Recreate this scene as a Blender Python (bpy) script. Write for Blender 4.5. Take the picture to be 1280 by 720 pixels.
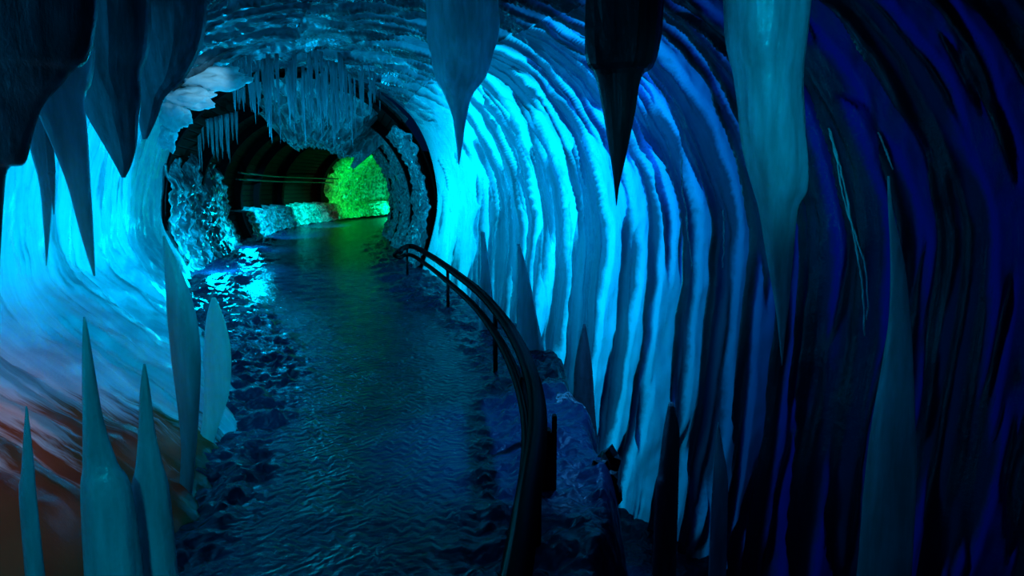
import bpy, bmesh, math, random
from mathutils import Vector, noise, Matrix
random.seed(7)
for o in list(bpy.data.objects): bpy.data.objects.remove(o)
S = bpy.context.scene
COL = S.collection

# ------------------------------------------------------------------ camera
CAM = Vector((0, 0, 2.0)); F = 900.0; PITCH = math.atan(125 / 900)
cd = bpy.data.cameras.new('camera'); cam = bpy.data.objects.new('camera', cd); COL.objects.link(cam)
cd.sensor_width = 36; cd.lens = 36 * F / 1280; cd.clip_end = 300; cd.clip_start = 0.05
cam.location = CAM; cam.rotation_euler = (math.pi / 2 - PITCH, 0, 0); S.camera = cam
CP, SP = math.cos(PITCH), math.sin(PITCH)

def at(px, py, Y):
    """world point that stands at distance Y ahead and shows at this place of the photograph"""
    a = (px - 640) / F; b = (360 - py) / F
    d = Vector((a, CP + b * SP, -SP + b * CP))
    return CAM + d * (Y / d.y)
def ground(px, py, z=0.0):
    a = (px - 640) / F; b = (360 - py) / F
    d = Vector((a, CP + b * SP, -SP + b * CP))
    return CAM + d * ((z - CAM.z) / d.z)

# ------------------------------------------------------------------ world, lights, exposure
W = bpy.data.worlds.new('world'); S.world = W; W.use_nodes = True
bg = W.node_tree.nodes['Background']; bg.inputs[0].default_value = (0.0, 0.012, 0.06, 1); bg.inputs[1].default_value = 0.35
S.view_settings.view_transform = 'Standard'; S.view_settings.look = 'None'
S.view_settings.gamma = 1; S.view_settings.use_curve_mapping = False; S.view_settings.exposure = 0.0

def lamp(name, loc, col, W_, r=0.25, spot=None, target=None, blend=.6):
    l = bpy.data.lights.new(name, 'SPOT' if spot else 'POINT'); l.color = col; l.energy = W_; l.shadow_soft_size = r
    o = bpy.data.objects.new(name, l); COL.objects.link(o); o.location = loc
    if spot:
        l.spot_size = math.radians(spot); l.spot_blend = blend
        o.rotation_euler = (Vector(target) - Vector(loc)).to_track_quat('-Z', 'Y').to_euler()
    return o
CY = (0.0, 0.46, 1.0); CY2 = (0.0, 0.62, 1.0); BL = (0.0, 0.12, 1.0); NV = (0.0, 0.02, 1.0); GR = (0.0, 1.0, 0.08)
# behind the left ice wall
lamp('backlight_left', (-6.8, 6.4, 2.4), CY, 480, .6)
lamp('backlight_left', (-8.2, 9.8, 1.8), CY, 900, .6)
lamp('backlight_left', (-6.0, 4.0, 2.2), CY, 200, .5)
lamp('backlight_left', (-4.9, 4.6, 0.0), (0, .34, 1), 70, .4)
lamp('backlight_left', (-5.6, 7.6, 0.0), CY, 300, .4)
# behind the right ice wall
lamp('backlight_right', (0.5, 16.0, 1.4), CY2, 480, .5)
lamp('backlight_right', (1.3, 13.2, 3.4), CY, 850, .5)
lamp('backlight_right', (2.0, 11.0, 1.6), CY, 330, .4)
lamp('backlight_blue', (2.6, 9.6, 3.0), BL, 260, .3)
lamp('backlight_navy', (3.6, 8.0, 1.0), NV, 2, .4)
# mouth of the tunnel
lamp('mouth_fill', (-6.6, 16.2, 0.45), CY2, 160, .15)
lamp('mouth_fill', (-5.0, 15.4, 2.6), CY, 150, .3)
lamp('tunnel_fill', (-8.3, 23.0, 0.5), CY2, 190, .2)
lamp('tunnel_fill', (-7.6, 27.0, 3.2), CY2, 3500, .15, 64, (-10.6, 30.5, .2))  # added unseen spot that brightens the nearer spray-ice bank
lamp('tunnel_lamp_green', (-6.9, 43.0, 1.9), GR, 1500, .4, 110, (-10.2, 48.5, 1.6))
lamp('tunnel_fill', (-7.8, 36.0, 3.2), (0, 1, .8), 3000, .15, 60, (-10.9, 38.5, .2))  # second added spot, brightens the farther part of that bank
lamp('tunnel_lamp_green', (-8.4, 51.0, 0.6), (0, 1, .35), 160, .3)
lamp('tunnel_lamp_warm', (-7.8, 37.5, 2.8), (1, .35, .12), 110, .2, 40, (-11.0, 42.0, 1.8))
# added dim blue wash, and added fills aimed at single pieces
lamp('cave_wash', (0.2, 1.0, 4.0), (0, .28, 1), 5, .6)
lamp('icicle_fill', (1.2, 0.6, 3.6), (0, .6, 1), 400, .2, 26, (1.7, 4.6, 2.6))  # added spot from the camera side, brings out the largest icicle
lamp('icicle_fill', (1.5, 0.4, 1.6), (0, .5, 1), 18, .2, 26, (2.15, 4.4, 1.3))  # weak added spot on the tall right stalagmite
lamp('stalagmite_fill', (-1.2, 0.2, 2.6), (0, .7, 1), 150, .2, 50, (-2.0, 3.4, .9))  # added front light for the otherwise dark left stalagmites
lamp('icicle_fill', (-2.0, 2.5, 2.6), (0, .5, 1), 90, .2, 22, (-.7, 9, 4.0))  # added light on the icicle over the mouth's right edge
lamp('bank_fill', (1.0, 6.0, 2.6), (.03, .35, 1), 380, .1, 60, (.42, 5.6, 0))  # added light brightening the rime lumps, no fixture stands here
lamp('backlight_warm', (-3.7, 3.9, .1), (1, .32, .1), 22, .2)
lamp('mouth_fill', (-6.3, 17.0, 2.8), CY, 800, .15, 80, (-7.2, 17.2, 0))  # added downward spot that brightens the floor inside the mouth
lamp('rim_fill', (-4.4, 12.0, 3.6), (.22, .7, 1), 110, .1, 34, (-6.0, 13.8, 4.0))  # added spot that whitens the snow lumps on the rim
lamp('slab_fill', (-0.6, 3.2, 3.2), (0, .62, 1), 300, .2, 26, (-2.2, 5.3, .9))  # added light to brighten the pale slab

# ------------------------------------------------------------------ materials
def nodes(name):
    m = bpy.data.materials.new(name); m.use_nodes = True
    nt = m.node_tree; nt.nodes.clear()
    out = nt.nodes.new('ShaderNodeOutputMaterial')
    return m, nt, out
def N(nt, t, **kw):
    n = nt.nodes.new(t)
    for k, v in kw.items():
        if k.startswith('i_'):
            n.inputs[int(k[2:]) if k[2:].isdigit() else k[2:].replace('_', ' ')].default_value = v
        else: setattr(n, k, v)
    return n
def L(nt, a, b): nt.links.new(a, b)
def mixc(nt, fac, a, b):
    n = nt.nodes.new('ShaderNodeMix'); n.data_type = 'RGBA'
    if hasattr(fac, 'is_linked') or hasattr(fac, 'links'): L(nt, fac, n.inputs[0])
    else: n.inputs[0].default_value = fac
    for v, i in ((a, 6), (b, 7)):
        if isinstance(v, tuple): n.inputs[i].default_value = (*v, 1)
        else: L(nt, v, n.inputs[i])
    return n.outputs[2]
def ramp(nt, src, stops):
    r = nt.nodes.new('ShaderNodeValToRGB'); L(nt, src, r.inputs[0])
    while len(r.color_ramp.elements) < len(stops): r.color_ramp.elements.new(0.5)
    for e, (p, c) in zip(r.color_ramp.elements, stops):
        e.position = p; e.color = (c, c, c, 1) if not isinstance(c, tuple) else (*c, 1)
    return r.outputs[0]
def noise_tex(nt, scale, detail=4, vec=None, rough=.5, mapscale=None, dist=0):
    n = N(nt, 'ShaderNodeTexNoise'); n.inputs['Scale'].default_value = scale; n.inputs['Detail'].default_value = detail
    n.inputs['Roughness'].default_value = rough; n.inputs['Distortion'].default_value = dist
    if vec is None:
        tc = N(nt, 'ShaderNodeTexCoord'); vec = tc.outputs['Object']
    if mapscale:
        mp = N(nt, 'ShaderNodeMapping'); mp.inputs['Scale'].default_value = mapscale; L(nt, vec, mp.inputs[0]); vec = mp.outputs[0]
    L(nt, vec, n.inputs['Vector'])
    return n.outputs['Fac']
def attr(nt, name):
    return N(nt, 'ShaderNodeAttribute', attribute_name=name)
def ice_shader(nt, out, color, transl=0.5, rough=0.25, spec=0.08, bump=None, bump_d=0.02, bump_s=.6):
    """frozen surface: scatters, lets light through from behind and has a wet gloss"""
    d = N(nt, 'ShaderNodeBsdfDiffuse'); t = N(nt, 'ShaderNodeBsdfTranslucent'); g = N(nt, 'ShaderNodeBsdfGlossy')
    g.inputs['Roughness'].default_value = rough
    for b in (d, t):
        if isinstance(color, tuple): b.inputs[0].default_value = (*color, 1)
        else: L(nt, color, b.inputs[0])
    m1 = N(nt, 'ShaderNodeMixShader')
    if isinstance(transl, float): m1.inputs[0].default_value = transl
    else: L(nt, transl, m1.inputs[0])
    L(nt, d.outputs[0], m1.inputs[1]); L(nt, t.outputs[0], m1.inputs[2])
    fr = N(nt, 'ShaderNodeLayerWeight'); fr.inputs['Blend'].default_value = .5
    pw = N(nt, 'ShaderNodeMath', operation='POWER'); L(nt, fr.outputs['Facing'], pw.inputs[0]); pw.inputs[1].default_value = 4
    ad = N(nt, 'ShaderNodeMath', operation='MULTIPLY_ADD'); L(nt, pw.outputs[0], ad.inputs[0]); ad.inputs[1].default_value = .5; ad.inputs[2].default_value = spec * .6
    ad.use_clamp = True
    m2 = N(nt, 'ShaderNodeMixShader'); L(nt, ad.outputs[0], m2.inputs[0]); L(nt, m1.outputs[0], m2.inputs[1]); L(nt, g.outputs[0], m2.inputs[2])
    if bump is not None:
        bp = N(nt, 'ShaderNodeBump'); bp.inputs['Distance'].default_value = bump_d; bp.inputs['Strength'].default_value = bump_s
        L(nt, bump, bp.inputs['Height'])
        for b in (d, g, fr): L(nt, bp.outputs[0], b.inputs['Normal'])
    L(nt, m2.outputs[0], out.inputs[0])

def mat_wall(name, clear, dull, rust=False, painted_dim=False, bump=.7):
    m, nt, out = nodes(name)
    a = attr(nt, 'strip').outputs['Fac']
    uv = attr(nt, 'flow').outputs['Vector']
    n1 = noise_tex(nt, 1, 6, vec=uv, mapscale=(3.2, .9, 1), rough=.65)
    n2 = noise_tex(nt, 9, 5, rough=.7)
    j = N(nt, 'ShaderNodeMath', operation='MULTIPLY_ADD'); L(nt, n2, j.inputs[0]); j.inputs[1].default_value = .22; L(nt, a, j.inputs[2])
    mask = ramp(nt, j.outputs[0], [(0.50, 0.0), (0.66, 1.0)])
    c1 = mixc(nt, ramp(nt, n1, [(.3, 0.), (.7, 1.)]), tuple(c * .72 for c in clear), clear)
    c2 = mixc(nt, ramp(nt, n1, [(.35, 0.), (.65, 1.)]), tuple(c * .5 for c in dull), dull)
    col = mixc(nt, mask, c2, c1)
    if painted_dim:
        da = attr(nt, 'painted_dim').outputs['Fac']
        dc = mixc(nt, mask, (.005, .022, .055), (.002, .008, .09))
        col = mixc(nt, da, col, dc)  # light's fall-off put into the colour: ice painted navy to near black
    trn = N(nt, 'ShaderNodeMapRange'); L(nt, mask, trn.inputs[0]); trn.inputs[3].default_value = .33; trn.inputs[4].default_value = .72
    if rust:
        ra = attr(nt, 'rust').outputs['Fac']
        n3 = noise_tex(nt, 1, 6, vec=uv, mapscale=(2.2, 1.0, 1), rough=.7, dist=.6)
        rr = N(nt, 'ShaderNodeMath', operation='ADD'); L(nt, ra, rr.inputs[0]); L(nt, n3, rr.inputs[1])
        rm = ramp(nt, rr.outputs[0], [(.88, 0.), (1.0, 1.)])
        col = mixc(nt, rm, col, (.3, .085, .035))
    bmp = N(nt, 'ShaderNodeMath', operation='MULTIPLY_ADD'); L(nt, n1, bmp.inputs[0]); bmp.inputs[1].default_value = 1.5; L(nt, n2, bmp.inputs[2])
    ice_shader(nt, out, col, trn.outputs[0], .22, .05, bmp.outputs[0], .035, bump)
    return m
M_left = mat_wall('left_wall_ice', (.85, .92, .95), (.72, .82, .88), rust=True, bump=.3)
M_right = mat_wall('right_wall_ice', (.85, .93, .95), (.22, .36, .42), painted_dim=True)
M_ceil = mat_wall('ceiling_ice', (.3, .4, .45), (.05, .08, .1), painted_dim=True)

def mat_ice(name, color, dark=.55, transl=.4, rough=.2, spec=.06, fl=(9, 9, 1.2), bd=.015):
    m, nt, out = nodes(name)
    n1 = noise_tex(nt, 1, 5, mapscale=fl, rough=.6)
    n2 = noise_tex(nt, 14, 4, rough=.7)
    c = mixc(nt, ramp(nt, n1, [(.35, 0.), (.68, 1.)]), tuple(v * dark for v in color), color)
    b = N(nt, 'ShaderNodeMath', operation='MULTIPLY_ADD'); L(nt, n1, b.inputs[0]); b.inputs[1].default_value = 2; L(nt, n2, b.inputs[2])
    ice_shader(nt, out, c, transl, rough, spec, b.outputs[0], bd, .6)
    return m
M_icicle = mat_ice('clear_icicle_ice', (.6, .78, .85), .5, .62)
M_teal = mat_ice('teal_ice', (.4, .66, .76), .5, .4)
M_pale = mat_ice('pale_ice', (.85, .93, .95), .7, .5)
M_snow = mat_ice('rim_snow', (.95, .97, .98), .8, .3, .6, fl=(5, 5, 5))
M_glint = mat_ice('glint_paint', (.95, .98, 1), .9, .3, .1, .5, fl=(30, 30, 30))  # pale colour standing in for glints on the wall ice
M_dark = mat_ice('dark_slab_ice', (.12, .17, .2), .35, .25)
M_black = mat_ice('black_ice', (.03, .045, .05), .4, .1)
M_thin = mat_ice('thin_icicle_ice', (.55, .7, .75), .5, .5, fl=(20, 20, 2))

def mat_frost(name, edge, inner, scale, spec=.06, w=.09, mp=(1, 1, .5)):
    m, nt, out = nodes(name)
    tc = N(nt, 'ShaderNodeTexCoord')
    dn = N(nt, 'ShaderNodeTexNoise'); dn.inputs['Scale'].default_value = scale * .8; dn.inputs['Detail'].default_value = 4
    L(nt, tc.outputs['Object'], dn.inputs['Vector'])
    va = N(nt, 'ShaderNodeVectorMath', operation='MULTIPLY_ADD'); L(nt, dn.outputs['Color'], va.inputs[0]); va.inputs[1].default_value = (.9 / scale * 1.2,) * 3
    L(nt, tc.outputs['Object'], va.inputs[2])
    mpn = N(nt, 'ShaderNodeMapping'); mpn.inputs['Scale'].default_value = mp; L(nt, va.outputs[0], mpn.inputs[0])
    v = N(nt, 'ShaderNodeTexVoronoi', feature='DISTANCE_TO_EDGE'); v.inputs['Scale'].default_value = scale; L(nt, mpn.outputs[0], v.inputs['Vector'])
    v2 = N(nt, 'ShaderNodeTexVoronoi', feature='DISTANCE_TO_EDGE'); v2.inputs['Scale'].default_value = scale * 2.7; L(nt, mpn.outputs[0], v2.inputs['Vector'])
    mn = N(nt, 'ShaderNodeMath', operation='MULTIPLY_ADD'); L(nt, v2.outputs[0], mn.inputs[0]); mn.inputs[1].default_value = .35; L(nt, v.outputs[0], mn.inputs[2])
    f = ramp(nt, mn.outputs[0], [(.02, 1.), (w, .35), (w * 2.6, 0.)])
    c = mixc(nt, f, inner, edge)
    ice_shader(nt, out, c, .35, .2, spec, f, .08, .9)
    return m
M_frost = mat_frost('frost_network_ice', (.95, 1, 1), (.05, .09, .1), 1.7)
M_frost2 = mat_frost('frost_shaggy_ice', (.8, .95, .95), (.12, .2, .22), 2.6, w=.16)
M_rime = mat_frost('rime_crust', (.75, .88, .95), (.02, .03, .045), 9.0, w=.16, mp=(1, 1, 1))

m, nt, out = nodes('plank_lining'); M_lining = m      # dark boards running along the tunnel
uv = attr(nt, 'flow').outputs['Vector']
sx = N(nt, 'ShaderNodeSeparateXYZ'); L(nt, uv, sx.inputs[0])
w = N(nt, 'ShaderNodeMath', operation='MULTIPLY'); L(nt, sx.outputs[1], w.inputs[0]); w.inputs[1].default_value = 4.5
fr = N(nt, 'ShaderNodeMath', operation='FRACT'); L(nt, w.outputs[0], fr.inputs[0])
gap = ramp(nt, fr.outputs[0], [(0, 0.), (.1, 1.), (.9, 1.), (1, 0.)])
nn = noise_tex(nt, 1, 5, vec=uv, mapscale=(1.5, 30, 1))
wood = mixc(nt, nn, (.003, .0015, .001), (.022, .009, .005))
c = mixc(nt, gap, (.004, .003, .003), wood)
p = N(nt, 'ShaderNodeBsdfPrincipled'); L(nt, c, p.inputs['Base Color']); p.inputs['Roughness'].default_value = .7; p.inputs['IOR'].default_value = 1.1
bp = N(nt, 'ShaderNodeBump'); bp.inputs['Distance'].default_value = .03; L(nt, gap, bp.inputs['Height']); L(nt, bp.outputs[0], p.inputs['Normal'])
L(nt, p.outputs[0], out.inputs[0])

def mat_pbr(name, col, rough=.4, metal=0.0, ns=20, nd=.01, ior=1.3):
    m, nt, out = nodes(name)
    n = noise_tex(nt, ns, 5)
    c = mixc(nt, n, tuple(v * .5 for v in col), tuple(min(1, v * 1.3) for v in col))
    p = N(nt, 'ShaderNodeBsdfPrincipled'); L(nt, c, p.inputs['Base Color']); p.inputs['Roughness'].default_value = rough; p.inputs['Metallic'].default_value = metal; p.inputs['IOR'].default_value = ior
    bp = N(nt, 'ShaderNodeBump'); bp.inputs['Distance'].default_value = nd; L(nt, n, bp.inputs['Height']); L(nt, bp.outputs[0], p.inputs['Normal'])
    L(nt, p.outputs[0], out.inputs[0]); return m
M_rib = mat_pbr('black_arch_steel', (.004, .004, .005), .7, 0, 20, .01, 1.08)

m, nt, out = nodes('black_rail_paint'); M_rail = m
d_ = N(nt, 'ShaderNodeBsdfDiffuse'); d_.inputs[0].default_value = (.006, .006, .007, 1)
g_ = N(nt, 'ShaderNodeBsdfGlossy'); g_.inputs['Roughness'].default_value = .25
x_ = N(nt, 'ShaderNodeMixShader'); x_.inputs[0].default_value = .015
L(nt, d_.outputs[0], x_.inputs[1]); L(nt, g_.outputs[0], x_.inputs[2]); L(nt, x_.outputs[0], out.inputs[0])
M_rock = mat_pbr('dark_rock', (.012, .016, .02), .5, 0, 6, .05)
M_cable = mat_pbr('dark_pipe', (.05, .035, .03), .4, .5)

def mth(op, *a):
    n = N(nt, 'ShaderNodeMath', operation=op)
    for i, v in enumerate(a):
        if isinstance(v, (int, float)): n.inputs[i].default_value = v
        else: L(nt, v, n.inputs[i])
    return n.outputs[0]
# floor: black wet rippled ice in the middle, rime crust at the edges
m, nt, out = nodes('wet_floor_ice'); M_floor = m
tc = N(nt, 'ShaderNodeTexCoord'); crust = attr(nt, 'crust').outputs['Fac']
sp = N(nt, 'ShaderNodeSeparateXYZ'); L(nt, tc.outputs['Object'], sp.inputs[0])
warp = noise_tex(nt, 2.2, 3)
zig = mth('PINGPONG', mth('ADD', mth('MULTIPLY', sp.outputs[0], 7.5), mth('MULTIPLY', warp, 3.0)), .5)
ph = mth('ADD', mth('ADD', mth('MULTIPLY', sp.outputs[1], 52.0), mth('MULTIPLY', zig, 9.0)), mth('MULTIPLY', noise_tex(nt, 5, 3), 8.0))
rip = mth('SINE', ph)
nz = noise_tex(nt, 1, 6, mapscale=(9, 16, 9), rough=.6)
nb = noise_tex(nt, 5, 6, rough=.7)
h = N(nt, 'ShaderNodeMath', operation='MULTIPLY_ADD'); L(nt, rip, h.inputs[0]); h.inputs[1].default_value = .16; L(nt, nz, h.inputs[2])
cr_ = mth('ADD', mth('MULTIPLY', nb, .6), mth('MULTIPLY', noise_tex(nt, 16, 4, rough=.7), .6))
cm = ramp(nt, mth('ADD', cr_, crust), [(1.12, 0.), (1.34, 1.)])
base = mixc(nt, nb, (.003, .010, .03), (.014, .04, .10))
col = mixc(nt, cm, base, (.3, .4, .48))
p = N(nt, 'ShaderNodeBsdfPrincipled'); L(nt, col, p.inputs['Base Color']); p.inputs['IOR'].default_value = 1.2
L(nt, ramp(nt, nb, [(.3, .12), (.7, .3)]), p.inputs['Roughness'])
bp = N(nt, 'ShaderNodeBump'); bp.inputs['Distance'].default_value = .02; bp.inputs['Strength'].default_value = .8; L(nt, h.outputs[0], bp.inputs['Height'])
bp2 = N(nt, 'ShaderNodeBump'); bp2.inputs['Distance'].default_value = .06; L(nt, nb, bp2.inputs['Height']); L(nt, bp.outputs[0], bp2.inputs['Normal'])
L(nt, cm, bp2.inputs['Strength']); L(nt, bp2.outputs[0], p.inputs['Normal'])
L(nt, p.outputs[0], out.inputs[0])

# ------------------------------------------------------------------ helpers
def link(name, verts, faces, mat, parent=None, attrs=None, smooth=True, vec=None, closed=None):
    me = bpy.data.meshes.new(name); me.from_pydata([tuple(v) for v in verts], [], faces); me.update()
    if closed is None: closed = not (attrs or vec) and len(verts) < 5000 and not name.startswith('floor')
    if closed:
        bm = bmesh.new(); bm.from_mesh(me); bmesh.ops.recalc_face_normals(bm, faces=bm.faces); bm.to_mesh(me); bm.free()
    if smooth: me.polygons.foreach_set('use_smooth', [True] * len(me.polygons))
    for k, vals in (attrs or {}).items():
        a = me.attributes.new(k, 'FLOAT', 'POINT'); a.data.foreach_set('value', vals)
    for k, vals in (vec or {}).items():
        a = me.attributes.new(k, 'FLOAT_VECTOR', 'POINT'); a.data.foreach_set('vector', [c for v in vals for c in v])
    me.materials.append(mat)
    o = bpy.data.objects.new(name, me); COL.objects.link(o)
    if parent: o.parent = parent
    return o
def recenter(o, loc):
    """put the origin of a one-mesh thing at its base"""
    loc = Vector(loc); o.data.transform(Matrix.Translation(-loc)); o.location = loc
def tag(o, label, cat, group=None, kind=None):
    if label: o['label'] = label
    if cat: o['category'] = cat
    if group: o['group'] = group
    if kind: o['kind'] = kind
    return o
def struct(o): o['kind'] = 'structure'; return o
def grid_faces(nu, nv, wrap=False):
    f = []
    for i in range(nu - 1):
        for j in range(nv - 1 if not wrap else nv):
            k = (j + 1) % nv
            f.append((i * nv + j, i * nv + k, (i + 1) * nv + k, (i + 1) * nv + j))
    return f
def cr(P, t):
    """Catmull-Rom through a list of tuples, t in 0..len-1"""
    n = len(P); i = min(int(t), n - 2); f = t - i
    p0 = P[max(i - 1, 0)]; p1 = P[i]; p2 = P[i + 1]; p3 = P[min(i + 2, n - 1)]
    return tuple(.5 * ((2 * b) + (-a + c) * f + (2 * a - 5 * b + 4 * c - d) * f * f + (-a + 3 * b - 3 * c + d) * f ** 3)
                 for a, b, c, d in zip(p0, p1, p2, p3))
def nz3(x, y, z): return noise.noise(Vector((x, y, z)))
def fbm(x, y, z, o=4): return noise.fractal(Vector((x, y, z)), .9, 2.1, o)
def sm(a, b, x):
    t = max(0, min(1, (x - a) / (b - a))); return t * t * (3 - 2 * t)

# ------------------------------------------------------------------ the big ice cave (walls and ceiling)
LW = [(-5, -4), (-4.8, -1), (-4.3, 1.5), (-3.85, 3.5), (-3.8, 5), (-4.2, 6.5), (-4.9, 8.5), (-5.95, 11), (-7.2, 14), (-7.95, 16.6)]
LF = [(-3.5, -4), (-3.2, -1), (-2.8, 1.5), (-1.8, 3.5), (-1.95, 5), (-2.45, 6.5), (-3.35, 8.5), (-5.0, 11), (-6.2, 13.8), (-7.3, 16.5)]
RW = [(6.5, -4), (6.5, 0), (5.6, 3), (4.2, 5), (3.2, 6.2), (2.1, 7.8), (1.0, 9.5), (0, 11.6), (-.95, 14), (-1.75, 17)]
HT = [5.2, 5.2, 5.2, 5.2, 5.1, 5.0, 4.95, 4.9, 4.75, 4.65]
def cave(t, v):
    """t along the cave 0..9, v around it 0 (left foot) .. 6 (right foot)"""
    l = cr(LW, t); f = cr(LF, t); r = cr(RW, t); h = cr([(x,) for x in HT], t)[0]
    rz = -2.2 * (1 - sm(7.5, 9, t)) - .1
    mx = (l[0] + r[0]) / 2; my = (l[1] + r[1]) / 2; hx = (r[0] - l[0]) / 2; hy = (r[1] - l[1]) / 2
    rf = (mx + hx * .9, my + hy * .9) if t < 8 else (mx + hx * .86, my + hy * .86)
    P = [(f[0], f[1], -.3), (l[0], l[1], 1.35), (mx - hx * .76, my - hy * .76, h * .8),
         (mx, my, h), (mx + hx * .76, my + hy * .76, h * .82), (r[0], r[1], 1.9), (rf[0], rf[1], rz)]
    if v < 1:          # the foot of the left wall stands up steeply before it leans back
        g = v * v * (3 - 2 * v)
        return Vector((f[0] + (l[0] - f[0]) * g, f[1] + (l[1] - f[1]) * g, -.3 + 1.65 * v))
    return Vector(cr(P, v))
def strip_field(t, v):
    """drapery pattern: long lens-shaped strips that sweep forward over the ceiling"""
    u = t - .62 * max(0, 5.1 - v) ** 1.25 if v > 3 else t - .3 * v
    u = u + .6 * max(0, u - 4.3)
    wob = .22 * nz3(u * 1.2, v * .9, 3)
    a = nz3((u + wob) * 5.2, v * .85, 11) + .55 * nz3((u + wob) * 12.5, v * 1.6, 5) + .2 * nz3(u * 27, v * 3, 1) + .42 * nz3(u * 3.1, v * 3.4, 40) + .25 * nz3(u * 8, v * 5, 44)
    return a, u
def build_cave_part(name, v0, v1, nt_, nv, mat, t0=0.0, t1=9.0, amp=.2, bias=0.0, rust=False, smooth_amp=0.0):
    V = []; A = []; FL = []; RU = []; DE = []
    for i in range(nt_):
        t = t0 + (t1 - t0) * i / (nt_ - 1)
        for j in range(nv):
            v = v0 + (v1 - v0) * j / (nv - 1)
            p = cave(t, v); e = 1e-2
            n = (cave(min(t + e, 9), v) - cave(max(t - e, 0), v)).cross(cave(t, min(v + e, 6)) - cave(t, max(v - e, 0))).normalized()
            c = cave(t, 3); c.z = 1.8
            if n.dot(c - p) < 0: n = -n
            a, u = strip_field(t, v)
            if name == 'wall_right': a += .5 * sm(6.9, 8.2, t) * sm(3.9, 4.5, v)
            s = sm(-.12, .12, a + bias)                # 1 = clear strip (set back), 0 = dull rime band (stands out)
            d = amp * (1 - s) * (.6 + .5 * nz3(u * 14, v * 2, 9)) + .05 * fbm(p.x * 2, p.y * 2, p.z * 1.2)
            d += .35 * smooth_amp * nz3(u * 2.3, v * .8, 21)
            k = sm(9, 8.5, t) if t > 8.5 else 1
            p = p + n * d * k
            V.append(p); A.append(.28 + .5 * max(0, min(1, .5 + (a + bias) * 2.0))); FL.append((u * 3, v, 0))
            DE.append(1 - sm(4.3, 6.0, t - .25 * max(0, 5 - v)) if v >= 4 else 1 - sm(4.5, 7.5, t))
            if rust:
                q = (p - Vector((-2.4, 3.7, 0)))
                RU.append(.68 * max(0, 1 - (q.x ** 2 * .25 + q.y ** 2 * .12 + q.z ** 2 * .62)))
    at_ = {'strip': A, 'painted_dim': DE}
    if rust: at_['rust'] = RU
    return struct(link(name, V, grid_faces(nt_, nv), mat, attrs=at_, vec={'flow': FL}))
build_cave_part('wall_left', 0, 2, 420, 110, M_left, amp=.03, bias=.3, rust=True, smooth_amp=.35)
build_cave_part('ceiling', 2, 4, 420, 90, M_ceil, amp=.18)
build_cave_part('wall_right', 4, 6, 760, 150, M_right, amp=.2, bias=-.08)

# ------------------------------------------------------------------ the round tunnel beyond the mouth
TC = [(-4.35, 14), (-4.85, 16.6), (-5.6, 20), (-6.6, 24), (-7.9, 30), (-8.6, 35), (-8.6, 40), (-7.8, 46), (-6, 53), (-3, 60), (1, 66)]
TR, TZ = 3.1, 1.5
def tun(t, th, r=TR):
    """t along the tunnel 1..10, th angle: 0 = right, 90 = crown, 180 = left"""
    c = cr(TC, t); e = .02; a = cr(TC, max(0, t - e)); b = cr(TC, min(10, t + e))
    tx, ty = b[0] - a[0], b[1] - a[1]; l = math.hypot(tx, ty); nx, ny = ty / l, -tx / l
    th = math.radians(th)
    return Vector((c[0] + nx * r * math.cos(th), c[1] + ny * r * math.cos(th), TZ + r * math.sin(th)))
def tunnel_sheet(name, t0, t1, a0, a1, nt_, na, mat, off):
    V = []; FL = []
    for i in range(nt_):
        t = t0 + (t1 - t0) * i / (nt_ - 1)
        for j in range(na):
            th = a0 + (a1 - a0) * j / (na - 1)
            V.append(tun(t, th, TR - off(t, th))); FL.append((t * 4, math.radians(th) * 3.1, 0))
    o = link(name, V, grid_faces(nt_, na), mat, vec={'flow': FL})
    q = o.data.polygons[len(o.data.polygons) // 2]; c = tun((t0 + t1) / 2, 90, 0)
    if q.normal.dot(c - q.center) < 0: o.data.flip_normals()
    return o
struct(tunnel_sheet('wall_tunnel', .9, 10, -35, 215, 120, 90, M_lining, lambda t, th: 0))
def annulus(name, t, r0, r1, depth, mat):
    """an arch rib of the tunnel lining"""
    V = []; F_ = []
    n = 48
    for k in range(n):
        th = -32 + 244 * k / (n - 1)
        for (tt, r) in ((t, r0), (t + depth, r0), (t + depth, r1), (t, r1)):
            V.append(tun(tt, th, r + .015 * nz3(th * .2, tt * 3, 1)))
    for k in range(n - 1):
        for q in range(4):
            F_.append((k * 4 + q, k * 4 + (q + 1) % 4, (k + 1) * 4 + (q + 1) % 4, (k + 1) * 4 + q))
    F_ += [(0, 1, 2, 3), ((n - 1) * 4 + 3, (n - 1) * 4 + 2, (n - 1) * 4 + 1, (n - 1) * 4)]
    return link(name, V, F_, mat, smooth=False)
rib_words = ['at the mouth', 'just inside the mouth', 'framing the frosted stretch', 'beyond the frosted stretch', 'before the bare brown boards',
             'between the brown boards and the green glow', 'inside the green glow', 'farthest in, round the bend']
for w_, t in zip(rib_words, (1.08, 2.15, 3.0, 3.7, 4.45, 5.3, 6.4, 7.3)):
    o = annulus('tunnel_arch', t, TR - (.1 if t < 2 else .24), TR + .05, .07, M_rib)
    recenter(o, tun(t, -29)); tag(o, 'black curved arch rib of the tunnel ' + w_, 'arch', 'arch ribs of the tunnel')
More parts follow.
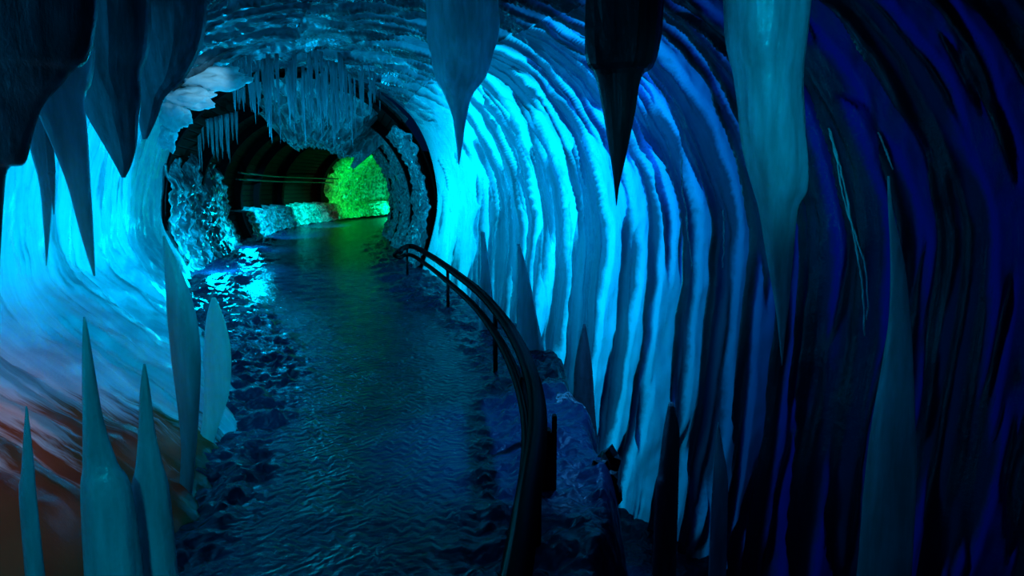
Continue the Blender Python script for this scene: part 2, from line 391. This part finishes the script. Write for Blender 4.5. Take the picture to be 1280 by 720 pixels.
# pipes along the left wall of the tunnel
def tube(pts, r, n=10, cap=True, rf=None):
    V = []; F_ = []
    for i, p in enumerate(pts):
        p = Vector(p); a = Vector(pts[max(0, i - 1)]); b = Vector(pts[min(len(pts) - 1, i + 1)])
        tdir = (b - a).normalized(); up = Vector((0, 0, 1)) if abs(tdir.z) < .95 else Vector((1, 0, 0))
        x = tdir.cross(up).normalized(); y = x.cross(tdir)
        rr = r if rf is None else rf(i / (len(pts) - 1))
        for k in range(n):
            an = 2 * math.pi * k / n; V.append(p + x * math.cos(an) * rr + y * math.sin(an) * rr)
    F_ = grid_faces(len(pts), n, True)
    if cap: F_ += [tuple(range(n))[::-1], tuple(range((len(pts) - 1) * n, len(pts) * n))]
    return V, F_
for k, w_ in enumerate(('upper', 'lower')):
    V, F_ = tube([tun(3.4 + i * .1, 158 + k * 5, TR - .3) for i in range(45)], .04)
    o = link('wall_pipe', V, F_, M_cable); recenter(o, tun(3.4, 158 + k * 5, TR - .3))
    tag(o, f'thin dark {w_} pipe running along the far left tunnel boards', 'pipe', 'pipes on the tunnel wall')

# frozen sheets clinging to the lining: they stand out where the ice is thick and vanish behind the boards where it is bare
def frost(name, t0, t1, a0, a1, nt_, na, mat, thick, edge, seed, label, cellk=1.0, streak=(7, .06)):
    def off(t, th):
        m = edge(t, th) + .5 * fbm(t * 3.0, th * .05, seed, 4)
        d = thick * max(-1, min(1, m * 1.6))
        cell = noise.cell(Vector((0, 0, 0))) * 0 + abs(nz3(t * streak[0] * 2, th * streak[1] * 2, seed + 3))
        d += cellk * .16 * (cell - .25) + .10 * nz3(t * 9, th * .35, seed + 8)
        if m < 0: d = -.15
        return d
    o = tunnel_sheet(name, t0, t1, a0, a1, nt_, na, mat, off)
    recenter(o, tun((t0 + t1) / 2, a0)); return tag(o, label, 'ice')
def edge_left(t, th):      # left wall of the first stretch
    return .75 - sm(178, 138, th) * 1.5 - sm(2.9, 3.8, t) * 1.3
frost('frozen_cascade', 1.0, 4.2, 120, 212, 260, 170, M_frost, .34, edge_left, 2.0, 'lacy frozen sheet of ice on the left wall inside the tunnel mouth')
def edge_top(t, th):
    return -.05 + .55 * sm(1.3, 2.4, t) - sm(98, 128, th) * 1.3 - sm(3.0, 4.0, t) * .9 - .3 * sm(70, 45, th) + .3 * sm(1.6, 2.4, t) - 1.3 * sm(55, 42, th) * sm(1.75, 1.9, t) * sm(2.6, 2.45, t)
frost('frozen_canopy', 1.0, 5.0, 40, 150, 260, 170, M_frost2, 1.25, edge_top, 5.0, 'shaggy frosted ice canopy hanging under the tunnel crown')
def edge_right(t, th):
    return .55 - 1.5 * sm(1.80, 1.9, t) * sm(2.35, 2.25, t) * sm(5, 25, th)
frost('frosted_wall_sheet', .95, 6.0, -35, 42, 280, 120, M_frost2, .26, edge_right, 9.0, 'blue frosted ice sheet lining the right side of the tunnel')
def edge_bank(t, th): return .7 - 1.9 * sm(194, 178, th) + .8 * max(0, nz3(t * 8, 0, 4)) * 1.5
frost('frosted_bank', 3.4, 9.0, 165, 214, 300, 90, M_frost2, .7, edge_bank, 12.0, 'low bank of pale spray ice at the foot of the far left boards')
def edge_green(t, th): return -.6 + 1.6 * sm(6.3, 7.0, t)
frost('frosted_bend', 5.9, 10, 60, 210, 220, 120, M_frost2, .45, edge_green, 15.0, 'green lit frozen sheet where the tunnel bends away')

# ------------------------------------------------------------------ floor
EDGE = [(-6.0, .3), (0, .35), (3, .45), (4.6, .56), (5.8, .62), (7.3, .48), (9, .3), (11, -.25), (13.5, -1.1), (17, -1.9)]
def edge_x(y):
    if y > 17: return 50
    for (a, xa), (b, xb) in zip(EDGE, EDGE[1:]):
        if a <= y <= b: return xa + (xb - xa) * sm(0, 1, (y - a) / (b - a)) 
    return .3
MID = [(0, -.9), (4.6, -1.0), (6.5, -1.15), (8.5, -1.5), (11, -2.4), (14, -3.9), (20, -5.4), (26, -7.0), (35, -8.6), (46, -8.0), (66, -4)]
HALF = [(0, .6), (4.6, .72), (8.5, 1.0), (14, 1.5), (20, 1.5), (35, 2.1), (66, 2.4)]
def lerp(T, y):
    for (a, xa), (b, xb) in zip(T, T[1:]):
        if a <= y <= b: return xa + (xb - xa) * (y - a) / (b - a)
    return T[0][1] if y < T[0][0] else T[-1][1]
V = []; A = []
ys = []; y = -5.0
while y < 68: ys.append(y); y += max(.03, .0065 * abs(y) * (1 + abs(y) / 30)) if y > 2.5 else .15
NX = 260
for y in ys:
    c = lerp(MID, max(0, y)); hw = 5.0
    for j in range(NX):
        s = -1 + 2 * j / (NX - 1); s = math.copysign(abs(s) ** 1.3, s)
        x = c + hw * s
        e = edge_x(y); drop = sm(e, e + .45, x + .12 * nz3(y * 2, x, 0))
        cr_ = sm(.75, 1.25, abs(x - c) / lerp(HALF, max(0, y)) + .25 * nz3(x * 1.4, y * 1.1, 2))
        z = .012 * nz3(x * 3, y * 3, 0)
        z += cr_ * (.07 * fbm(x * 3.2, y * 3.2, 1, 5) + .05 * abs(nz3(x * 9, y * 9, 3)))
        z += .10 * cr_ * sm(0, 1.2, abs(x - c) - .8)
        z -= 2.05 * drop
        V.append((x, y, z)); A.append(.62 * cr_ * (1 - .6 * drop))
struct(link('floor', V, grid_faces(len(ys), NX), M_floor, attrs={'crust': A}))
# gully floor beside the right wall
V = []
for i in range(60):
    for j in range(60):
        x = -2 + 10 * i / 59; y = -5 + 20 * j / 59
        V.append((x, y, -2.0 + .12 * fbm(x, y, 3)))
struct(link('floor_gully', V, grid_faces(60, 60), M_rock))

# ------------------------------------------------------------------ spikes: icicles, stalagmites, slabs
def spike(name, prof, Y, mat, label, cat, group=None, thick=.8, facets=7, flute=.12, seed=0, lean=0.0, n=28, root_z=None, base_z=None, smooth=True, sub=5, shift=0, parent=None):
    """prof: (height on the photo, left, right) from top to bottom; standing at distance Y"""
    rows = []
    for py, xl, xr in prof:
        a = at(xl, py, Y); b = at(xr, py, Y); rows.append(((a + b) / 2, (b - a).length / 2))
    P = [(c.x, c.y + lean * i, c.z, r) for i, (c, r) in enumerate(rows)]
    if root_z is not None: P = [(P[0][0], P[0][1], root_z, P[0][3] * 1.25)] + P
    if base_z is not None: P = P + [(P[-1][0], P[-1][1], base_z, P[-1][3] * 1.2)]
    V = []; m = (len(P) - 1) * sub + 1
    rnd = random.Random(seed * 13 + 5)
    ph = [rnd.uniform(0, 6.28) for _ in range(4)]
    for i in range(m):
        x, y, z, r = cr(P, i / sub); r = max(r, .002)
        for k in range(n):
            an = 2 * math.pi * k / n
            q = 2 * math.pi / facets; aa = (an + ph[0] + .3 * math.sin(z * .8)) % q - q / 2
            fac = math.cos(q / 2) / math.cos(aa) * .5 + .5
            fl = 1 + flute * (nz3(math.cos(an) * 2.1 + seed, math.sin(an) * 2.1, z * .9) + .6 * nz3(math.cos(an) * 5 + seed, math.sin(an) * 5, z * 2.2))
            rr = r * fac * fl
            V.append((x + rr * math.cos(an), y + rr * thick * math.sin(an), z + .25 * flute * r * nz3(an * 2, z * 4, seed)))
    F_ = grid_faces(m, n, True) + [tuple(range(n))[::-1], tuple(range((m - 1) * n, m * n))]
    o = link(name, V, F_, mat, smooth=smooth)
    base = P[0] if (root_z is not None or cat in ('icicle',)) else P[-1]
    recenter(o, base[:3]); tag(o, label, cat, group); return o
IC, SG, SL = 'icicle', 'stalagmite', 'ice slab'
spike('icicle', [(60, 22, 112), (120, 42, 104), (170, 62, 108), (230, 84, 112), (290, 100, 116), (345, 117, 119)], 4.9, M_icicle,
      'long blue icicle hanging before the bright left wall', IC, seed=1, root_z=4.6)
spike('icicle', [(110, 30, 62), (180, 38, 66), (230, 50, 66), (290, 55, 62), (332, 57.5, 58.5)], 5.0, M_icicle, 'thin blue icicle at far left, beside the long one', IC, seed=2, root_z=4.6)
spike('icicle', [(170, 56, 66), (220, 60, 69), (268, 67, 68)], 4.95, M_icicle, 'short blue icicle stub between the two left icicles', IC, seed=3, root_z=4.4)
spike('icicle', [(50, 538, 618), (95, 545, 608), (120, 557, 590), (150, 567, 583), (180, 571, 578), (206, 573, 574)], 9.0, M_icicle,
      'blue-grey icicle hanging over the right edge of the tunnel mouth', IC, seed=4, root_z=5.0, flute=.3)
spike('icicle', [(40, 726, 832), (95, 742, 806), (140, 752, 797), (190, 761, 785), (230, 767, 775), (257, 770, 771)], 5.6, M_black,
      'black faceted icicle hanging before the striped right wall', IC, seed=5, root_z=5.1, facets=4, smooth=False)
spike('icicle', [(0, 905, 1012), (95, 918, 1003), (150, 924, 1006), (200, 934, 1009), (238, 944, 1007), (262, 950, 996), (320, 960, 991), (380, 969, 986), (425, 974, 981), (457, 977, 978)], 4.6, M_teal,
      'largest icicle, broad and teal, hanging right of centre', IC, seed=6, root_z=5.1, facets=6, flute=.16)
spike('stalagmite', [(220, 1109, 1112), (260, 1110, 1116), (330, 1113, 1131), (400, 1111, 1138), (450, 1104, 1141), (520, 1092, 1143), (628, 1080, 1144)], 4.4, M_icicle,
      'tall blue-grey stalagmite at right in the dark', SG, seed=7, base_z=-2.0, facets=5, flute=.06)
spike('stalagmite', [(508, 32, 34), (540, 30, 38), (590, 27, 43), (628, 25, 46)], 3.1, M_teal, 'smallest teal stalagmite, against the brown patch at far left', SG, seed=8, base_z=.0, flute=.05)
spike('stalagmite', [(396, 104, 107), (430, 103, 113), (480, 103, 121), (530, 104, 130), (580, 104, 146), (628, 102, 166)], 2.9, M_teal, 'tallest teal stalagmite on the left, with a sharp tip', SG, seed=9, base_z=-.05, flute=.06)
spike('stalagmite', [(455, 179, 182), (490, 175, 188), (540, 173, 194), (580, 170, 203), (628, 164, 213)], 3.1, M_teal, 'stepped teal stalagmite right of the tallest left one', SG, seed=10, base_z=-.05, flute=.08)
spike('ice_slab', [(295, 203, 206), (350, 206, 232), (400, 209, 247), (450, 214, 252), (500, 221, 250), (560, 226, 246), (628, 222, 240)], 4.4, M_teal,
      'leaning teal ice slab at the right edge of the left wall', SL, seed=11, thick=.5, facets=4, flute=.05)
spike('ice_slab', [(372, 264, 270), (400, 256, 282), (440, 253, 291), (490, 254, 288), (540, 250, 272), (585, 240, 258)], 5.3, M_pale,
      'pale bright ice slab standing at the left edge of the dark floor', SL, seed=12, thick=.4, facets=4, flute=.07)
spike('ice_slab', [(290, 600, 606), (330, 599, 612), (370, 598, 616), (410, 598, 620)], 9.8, M_icicle, 'narrow blue ice blade behind the middle of the rail', SL, seed=13, base_z=-.6, facets=4)
spike('ice_slab', [(305, 646, 650), (340, 645, 661), (390, 644, 672), (440, 645, 682), (480, 646, 690)], 8.4, M_icicle, 'leaning blue ice shard behind the lower bend of the rail', SL, seed=14, base_z=-1.9, facets=4)
spike('ice_slab', [(405, 729, 732), (450, 719, 740), (500, 716, 744), (560, 718, 748), (610, 722, 752)], 6.6, M_dark, 'dark blue ice shard right of the crusted bank', SL, seed=15, base_z=-2, facets=5)
spike('ice_slab', [(503, 836, 842), (540, 829, 850), (590, 824, 849), (628, 819, 848)], 5.6, M_dark, 'dark blunt ice stump at the foot of the striped wall', SL, seed=16, base_z=-2, facets=5)
spike('ice_slab', [(528, 897, 899), (560, 893, 905), (590, 890, 911), (628, 888, 912)], 5.5, M_teal, 'small shard with a teal facet, right of the dark stump', SL, seed=17, base_z=-2, facets=3, smooth=False)

# dark slabs hanging under the ceiling at upper left
spike('hanging_slab', [(20, -150, 130), (92, -140, 96), (130, -130, 64), (165, -130, 49), (204, -130, 36), (212, -130, 14), (260, -130, 8), (330, -130, 3), (400, -130, -6)], 4.6, M_dark,
      'dark blue slab hanging over the far left of the left wall', SL, seed=20, thick=.35, facets=5, flute=.05, root_z=5.0)
spike('hanging_slab', [(30, 50, 190), (92, 72, 178), (125, 98, 178), (150, 110, 175), (180, 128, 172), (205, 143, 165), (222, 152, 157)], 6.3, M_dark,
      'dark pointed slab hanging right of the long left icicle', SL, seed=21, thick=.45, facets=4, flute=.05, root_z=4.9, smooth=False)
spike('hanging_slab', [(30, 150, 260), (92, 165, 236), (120, 172, 208), (150, 173, 196), (174, 178, 184)], 8.0, M_dark,
      'smaller dark slab hanging beside the tunnel mouth', SL, seed=22, thick=.45, facets=4, flute=.06, root_z=4.9, smooth=False)

# ------------------------------------------------------------------ fringe of thin icicles over the mouth
def thin(p, ln, r, lab, grp, mat=M_thin, seed=0):
    V = []; n = 7; m = 7
    for i in range(m):
        f = i / (m - 1); rr = r * (1 - f) ** .8 * (1 + .25 * nz3(f * 6, seed, 0)) + .002
        for k in range(n):
            an = 2 * math.pi * k / n
            V.append((rr * math.cos(an) + .02 * nz3(f * 2, seed, 4), rr * math.sin(an), -ln * f))
    o = link('thin_icicle', V, grid_faces(m, n, True) + [tuple(range(n))[::-1], tuple(range((m - 1) * n, m * n))], mat)
    o.location = p; tag(o, lab, 'icicle', grp); return o
rnd = random.Random(3)
for k in range(95):
    px = rnd.uniform(288, 475); py = rnd.uniform(80, 135); Y = rnd.uniform(14.2, 17.5)
    p = at(px, py, Y); ln = rnd.uniform(.5, 1.5) * (1.0 if 330 < px < 450 else .6)
    top = 4.62 - .05 * abs(p.x + 4.5) ** 2 * .6
    p.z = max(p.z, top)
    thin(p, ln + max(0, p.z - 4.2) * .6, rnd.uniform(.02, .06), 'thin blue icicle in the fringe over the middle of the tunnel mouth', 'icicle fringe over the tunnel mouth', seed=k)
for k in range(22):
    px = rnd.uniform(245, 296); Y = rnd.uniform(17.5, 19)
    p = at(px, 152 - (px - 245) * .25, Y)
    thin(p, rnd.uniform(.6, 1.3), rnd.uniform(.02, .05), 'thin icicle in the small cluster at the upper left inside the mouth', 'icicle cluster inside the upper left of the mouth', seed=k + 200)

# ------------------------------------------------------------------ handrail
rail_px = [(497, 322), (503, 311), (516, 308), (540, 321), (570, 342), (600, 366), (628, 398), (650, 434), (664, 470), (671, 505), (671, 545), (666, 585), (659, 628), (650, 690), (630, 800), (600, 1000)]
def rail_pts(dz, pxs, zt=.72):
    return [ground(px, py, zt) + Vector((0, 0, dz)) for px, py in pxs]
base = bpy.data.objects.new('handrail', None); COL.objects.link(base)
tag(base, 'black double handrail curving along the right edge of the floor', 'handrail')
R0 = rail_pts(0, rail_px)
R0 = [Vector(cr([tuple(v) for v in R0], i / 6)) for i in range((len(R0) - 1) * 6 + 1)]
base.location = (R0[30].x, R0[30].y, 0)
def kid(name, V, F_, mat, par, lab=None, smooth=True):
    o = link(name, [Vector(v) - par.location for v in V], F_, mat, par, smooth=smooth)
    if lab: o['label'] = lab
    return o
V, F_ = tube(R0[4:], .055, 14); kid('top_rail', V, F_, M_rail, base)
V, F_ = tube([v + Vector((-.05, 0, -.19)) for v in R0[6:]], .042, 12); kid('lower_rail', V, F_, M_rail, base)
end = [R0[6] + Vector((-.05, 0, -.19)), R0[5] + Vector((-.12, .1, -.15)), R0[4] + Vector((-.14, .1, -.08)), R0[4] + Vector((-.06, .05, -.01)), R0[5]]
V, F_ = tube([cr([tuple(v) for v in end], i / 5) for i in range(21)], .036, 12); kid('rail_end_loop', V, F_, M_rail, base)
for i in (9, 22, 34, 44, 58):
    p = R0[i]
    V, F_ = tube([p, Vector((p.x, p.y, -.15))], .025, 8); kid('post', V, F_, M_rail, base)
# dark control cabinet behind the near rail
bm = bmesh.new()
c0 = at(681, 620, 4.5)
def bx(bm, c, s):
    r = bmesh.ops.create_cube(bm, size=1); bmesh.ops.scale(bm, vec=s, verts=r['verts']); bmesh.ops.translate(bm, vec=c, verts=r['verts'])
cab = bpy.data.objects.new('service_post', None); COL.objects.link(cab); cab.location = (at(681, 560, 4.5).x, 4.5, -.05)
tag(cab, 'short black upright post with a dark box beside the near rail', 'post')
def bmo(name, mk, mat, par, bev=.01):
    bm = bmesh.new(); mk(bm); bmesh.ops.bevel(bm, geom=bm.edges[:], offset=bev, segments=2, affect='EDGES')
    me = bpy.data.meshes.new(name); bm.to_mesh(me); bm.free(); me.materials.append(mat)
    o = bpy.data.objects.new(name, me); COL.objects.link(o); o.parent = par; return o
ztop = at(681, 527, 4.5).z + .05
bmo('box', lambda b: bx(b, (0, 0, (ztop - .05) / 2), (.085, .1, ztop - .05)), M_rail, cab)
bmo('upright', lambda b: bx(b, (.06, -.02, (ztop + .05) / 2), (.03, .06, ztop + .05)), M_rail, cab, .005)

# ------------------------------------------------------------------ crusted bank lumps and rock
def lump(name, c, r, mat, label, cat, group=None, seed=0, sq=(1, 1, .6), amp=.35, sub=4):
    bm = bmesh.new(); bmesh.ops.create_icosphere(bm, subdivisions=sub, radius=1)
    for v in bm.verts:
        n = v.co.normalized(); k = 1 + amp * fbm(n.x * 1.6 + seed, n.y * 1.6, n.z * 1.6, 5)
        v.co = Vector((n.x * sq[0], n.y * sq[1], n.z * sq[2])) * r * k
    me = bpy.data.meshes.new(name); bm.to_mesh(me); bm.free(); me.materials.append(mat)
    me.polygons.foreach_set('use_smooth', [sub > 3] * len(me.polygons))
    o = bpy.data.objects.new(name, me); COL.objects.link(o); o.location = c
    tag(o, label, cat, group); return o
lump('rock', at(752, 602, 4.9), .16, M_rock, 'jagged black rock leaning against the crusted bank', 'rock', seed=3, sq=(.9, .9, 1.2), amp=.8, sub=3)
for k, (px, py, r, w_) in enumerate([(688, 488, .17, 'uppermost'), (706, 512, .17, 'second from the top'), (712, 545, .17, 'middle'), (716, 582, .16, 'second from the bottom'), (722, 622, .17, 'lowest')]):
    Y = 7.0 - k * .58
    lump('ice_crust_mound', at(px, py + 12, Y), r * Y / 5, M_rime, f'{w_} lump of blue rime crust on the bank right of the rail', 'ice lump', 'rime lumps on the bank', seed=k * 4, sq=(.75, 1.9, .9))

for px, py, r, sq, w_ in ((268, 98, .42, (1.5, .7, .45), 'topmost'), (238, 122, .36, (1.3, .7, .5), 'second from the top'), (219, 146, .3, (.9, .7, .8), 'third from the top'), (210, 172, .24, (.6, .7, 1.0), 'lowest')):
    lump('snow_lump', at(px, py, 13.8), r, M_snow, f'{w_} of the white snow lumps along the mouth rim, upper left', 'snow lump', 'snow lumps on the rim of the mouth', seed=px, sq=sq, amp=.5)

# glints on the dark right wall, put in as thin pale tubes
from mathutils.bvhtree import BVHTree
wr = bpy.data.objects['wall_right'].data
tree = BVHTree.FromPolygons([v.co for v in wr.vertices], [tuple(p.vertices) for p in wr.polygons])
for pts, r, w_ in (([(1036, 160), (1046, 195), (1056, 235), (1066, 290), (1074, 330), (1079, 370), (1081, 420)], .012, 'long modelled glint just left of the tall right stalagmite'),
                   ([(1040, 172), (1050, 225), (1058, 262), (1071, 300), (1083, 340), (1084, 400)], .007, 'thinner modelled glint twined beside the long one'),
                   ([(1098, 165), (1104, 180), (1110, 195), (1116, 212)], .010, 'short modelled glint above the tip of the tall right stalagmite'),
                   ([(852, 196), (853, 240), (858, 262), (861, 300), (866, 340)], .008, 'pale modelled glint between the blue strips right of the black icicle'),
                   ([(904, 262), (905, 300), (903, 335)], .009, 'short pale modelled glint left of the largest icicle')):
    P = []
    for i in range((len(pts) - 1) * 8 + 1):
        px, py = cr(pts, i / 8)
        px += 1.5 * nz3(i * .5, r * 900, 2); d = (at(px, py, 5) - CAM).normalized()
        hit = tree.ray_cast(CAM, d)
        if hit[0] is not None: P.append(hit[0] - d * .02)
    if len(P) > 4:
        V, F_ = tube(P, r, 6, rf=lambda f: r * (.4 + .9 * abs(nz3(f * 9, r * 500, 1))) + .002)
        o = link('glint_thread', V, F_, M_glint); recenter(o, P[-1]); tag(o, w_, 'ice trickle')
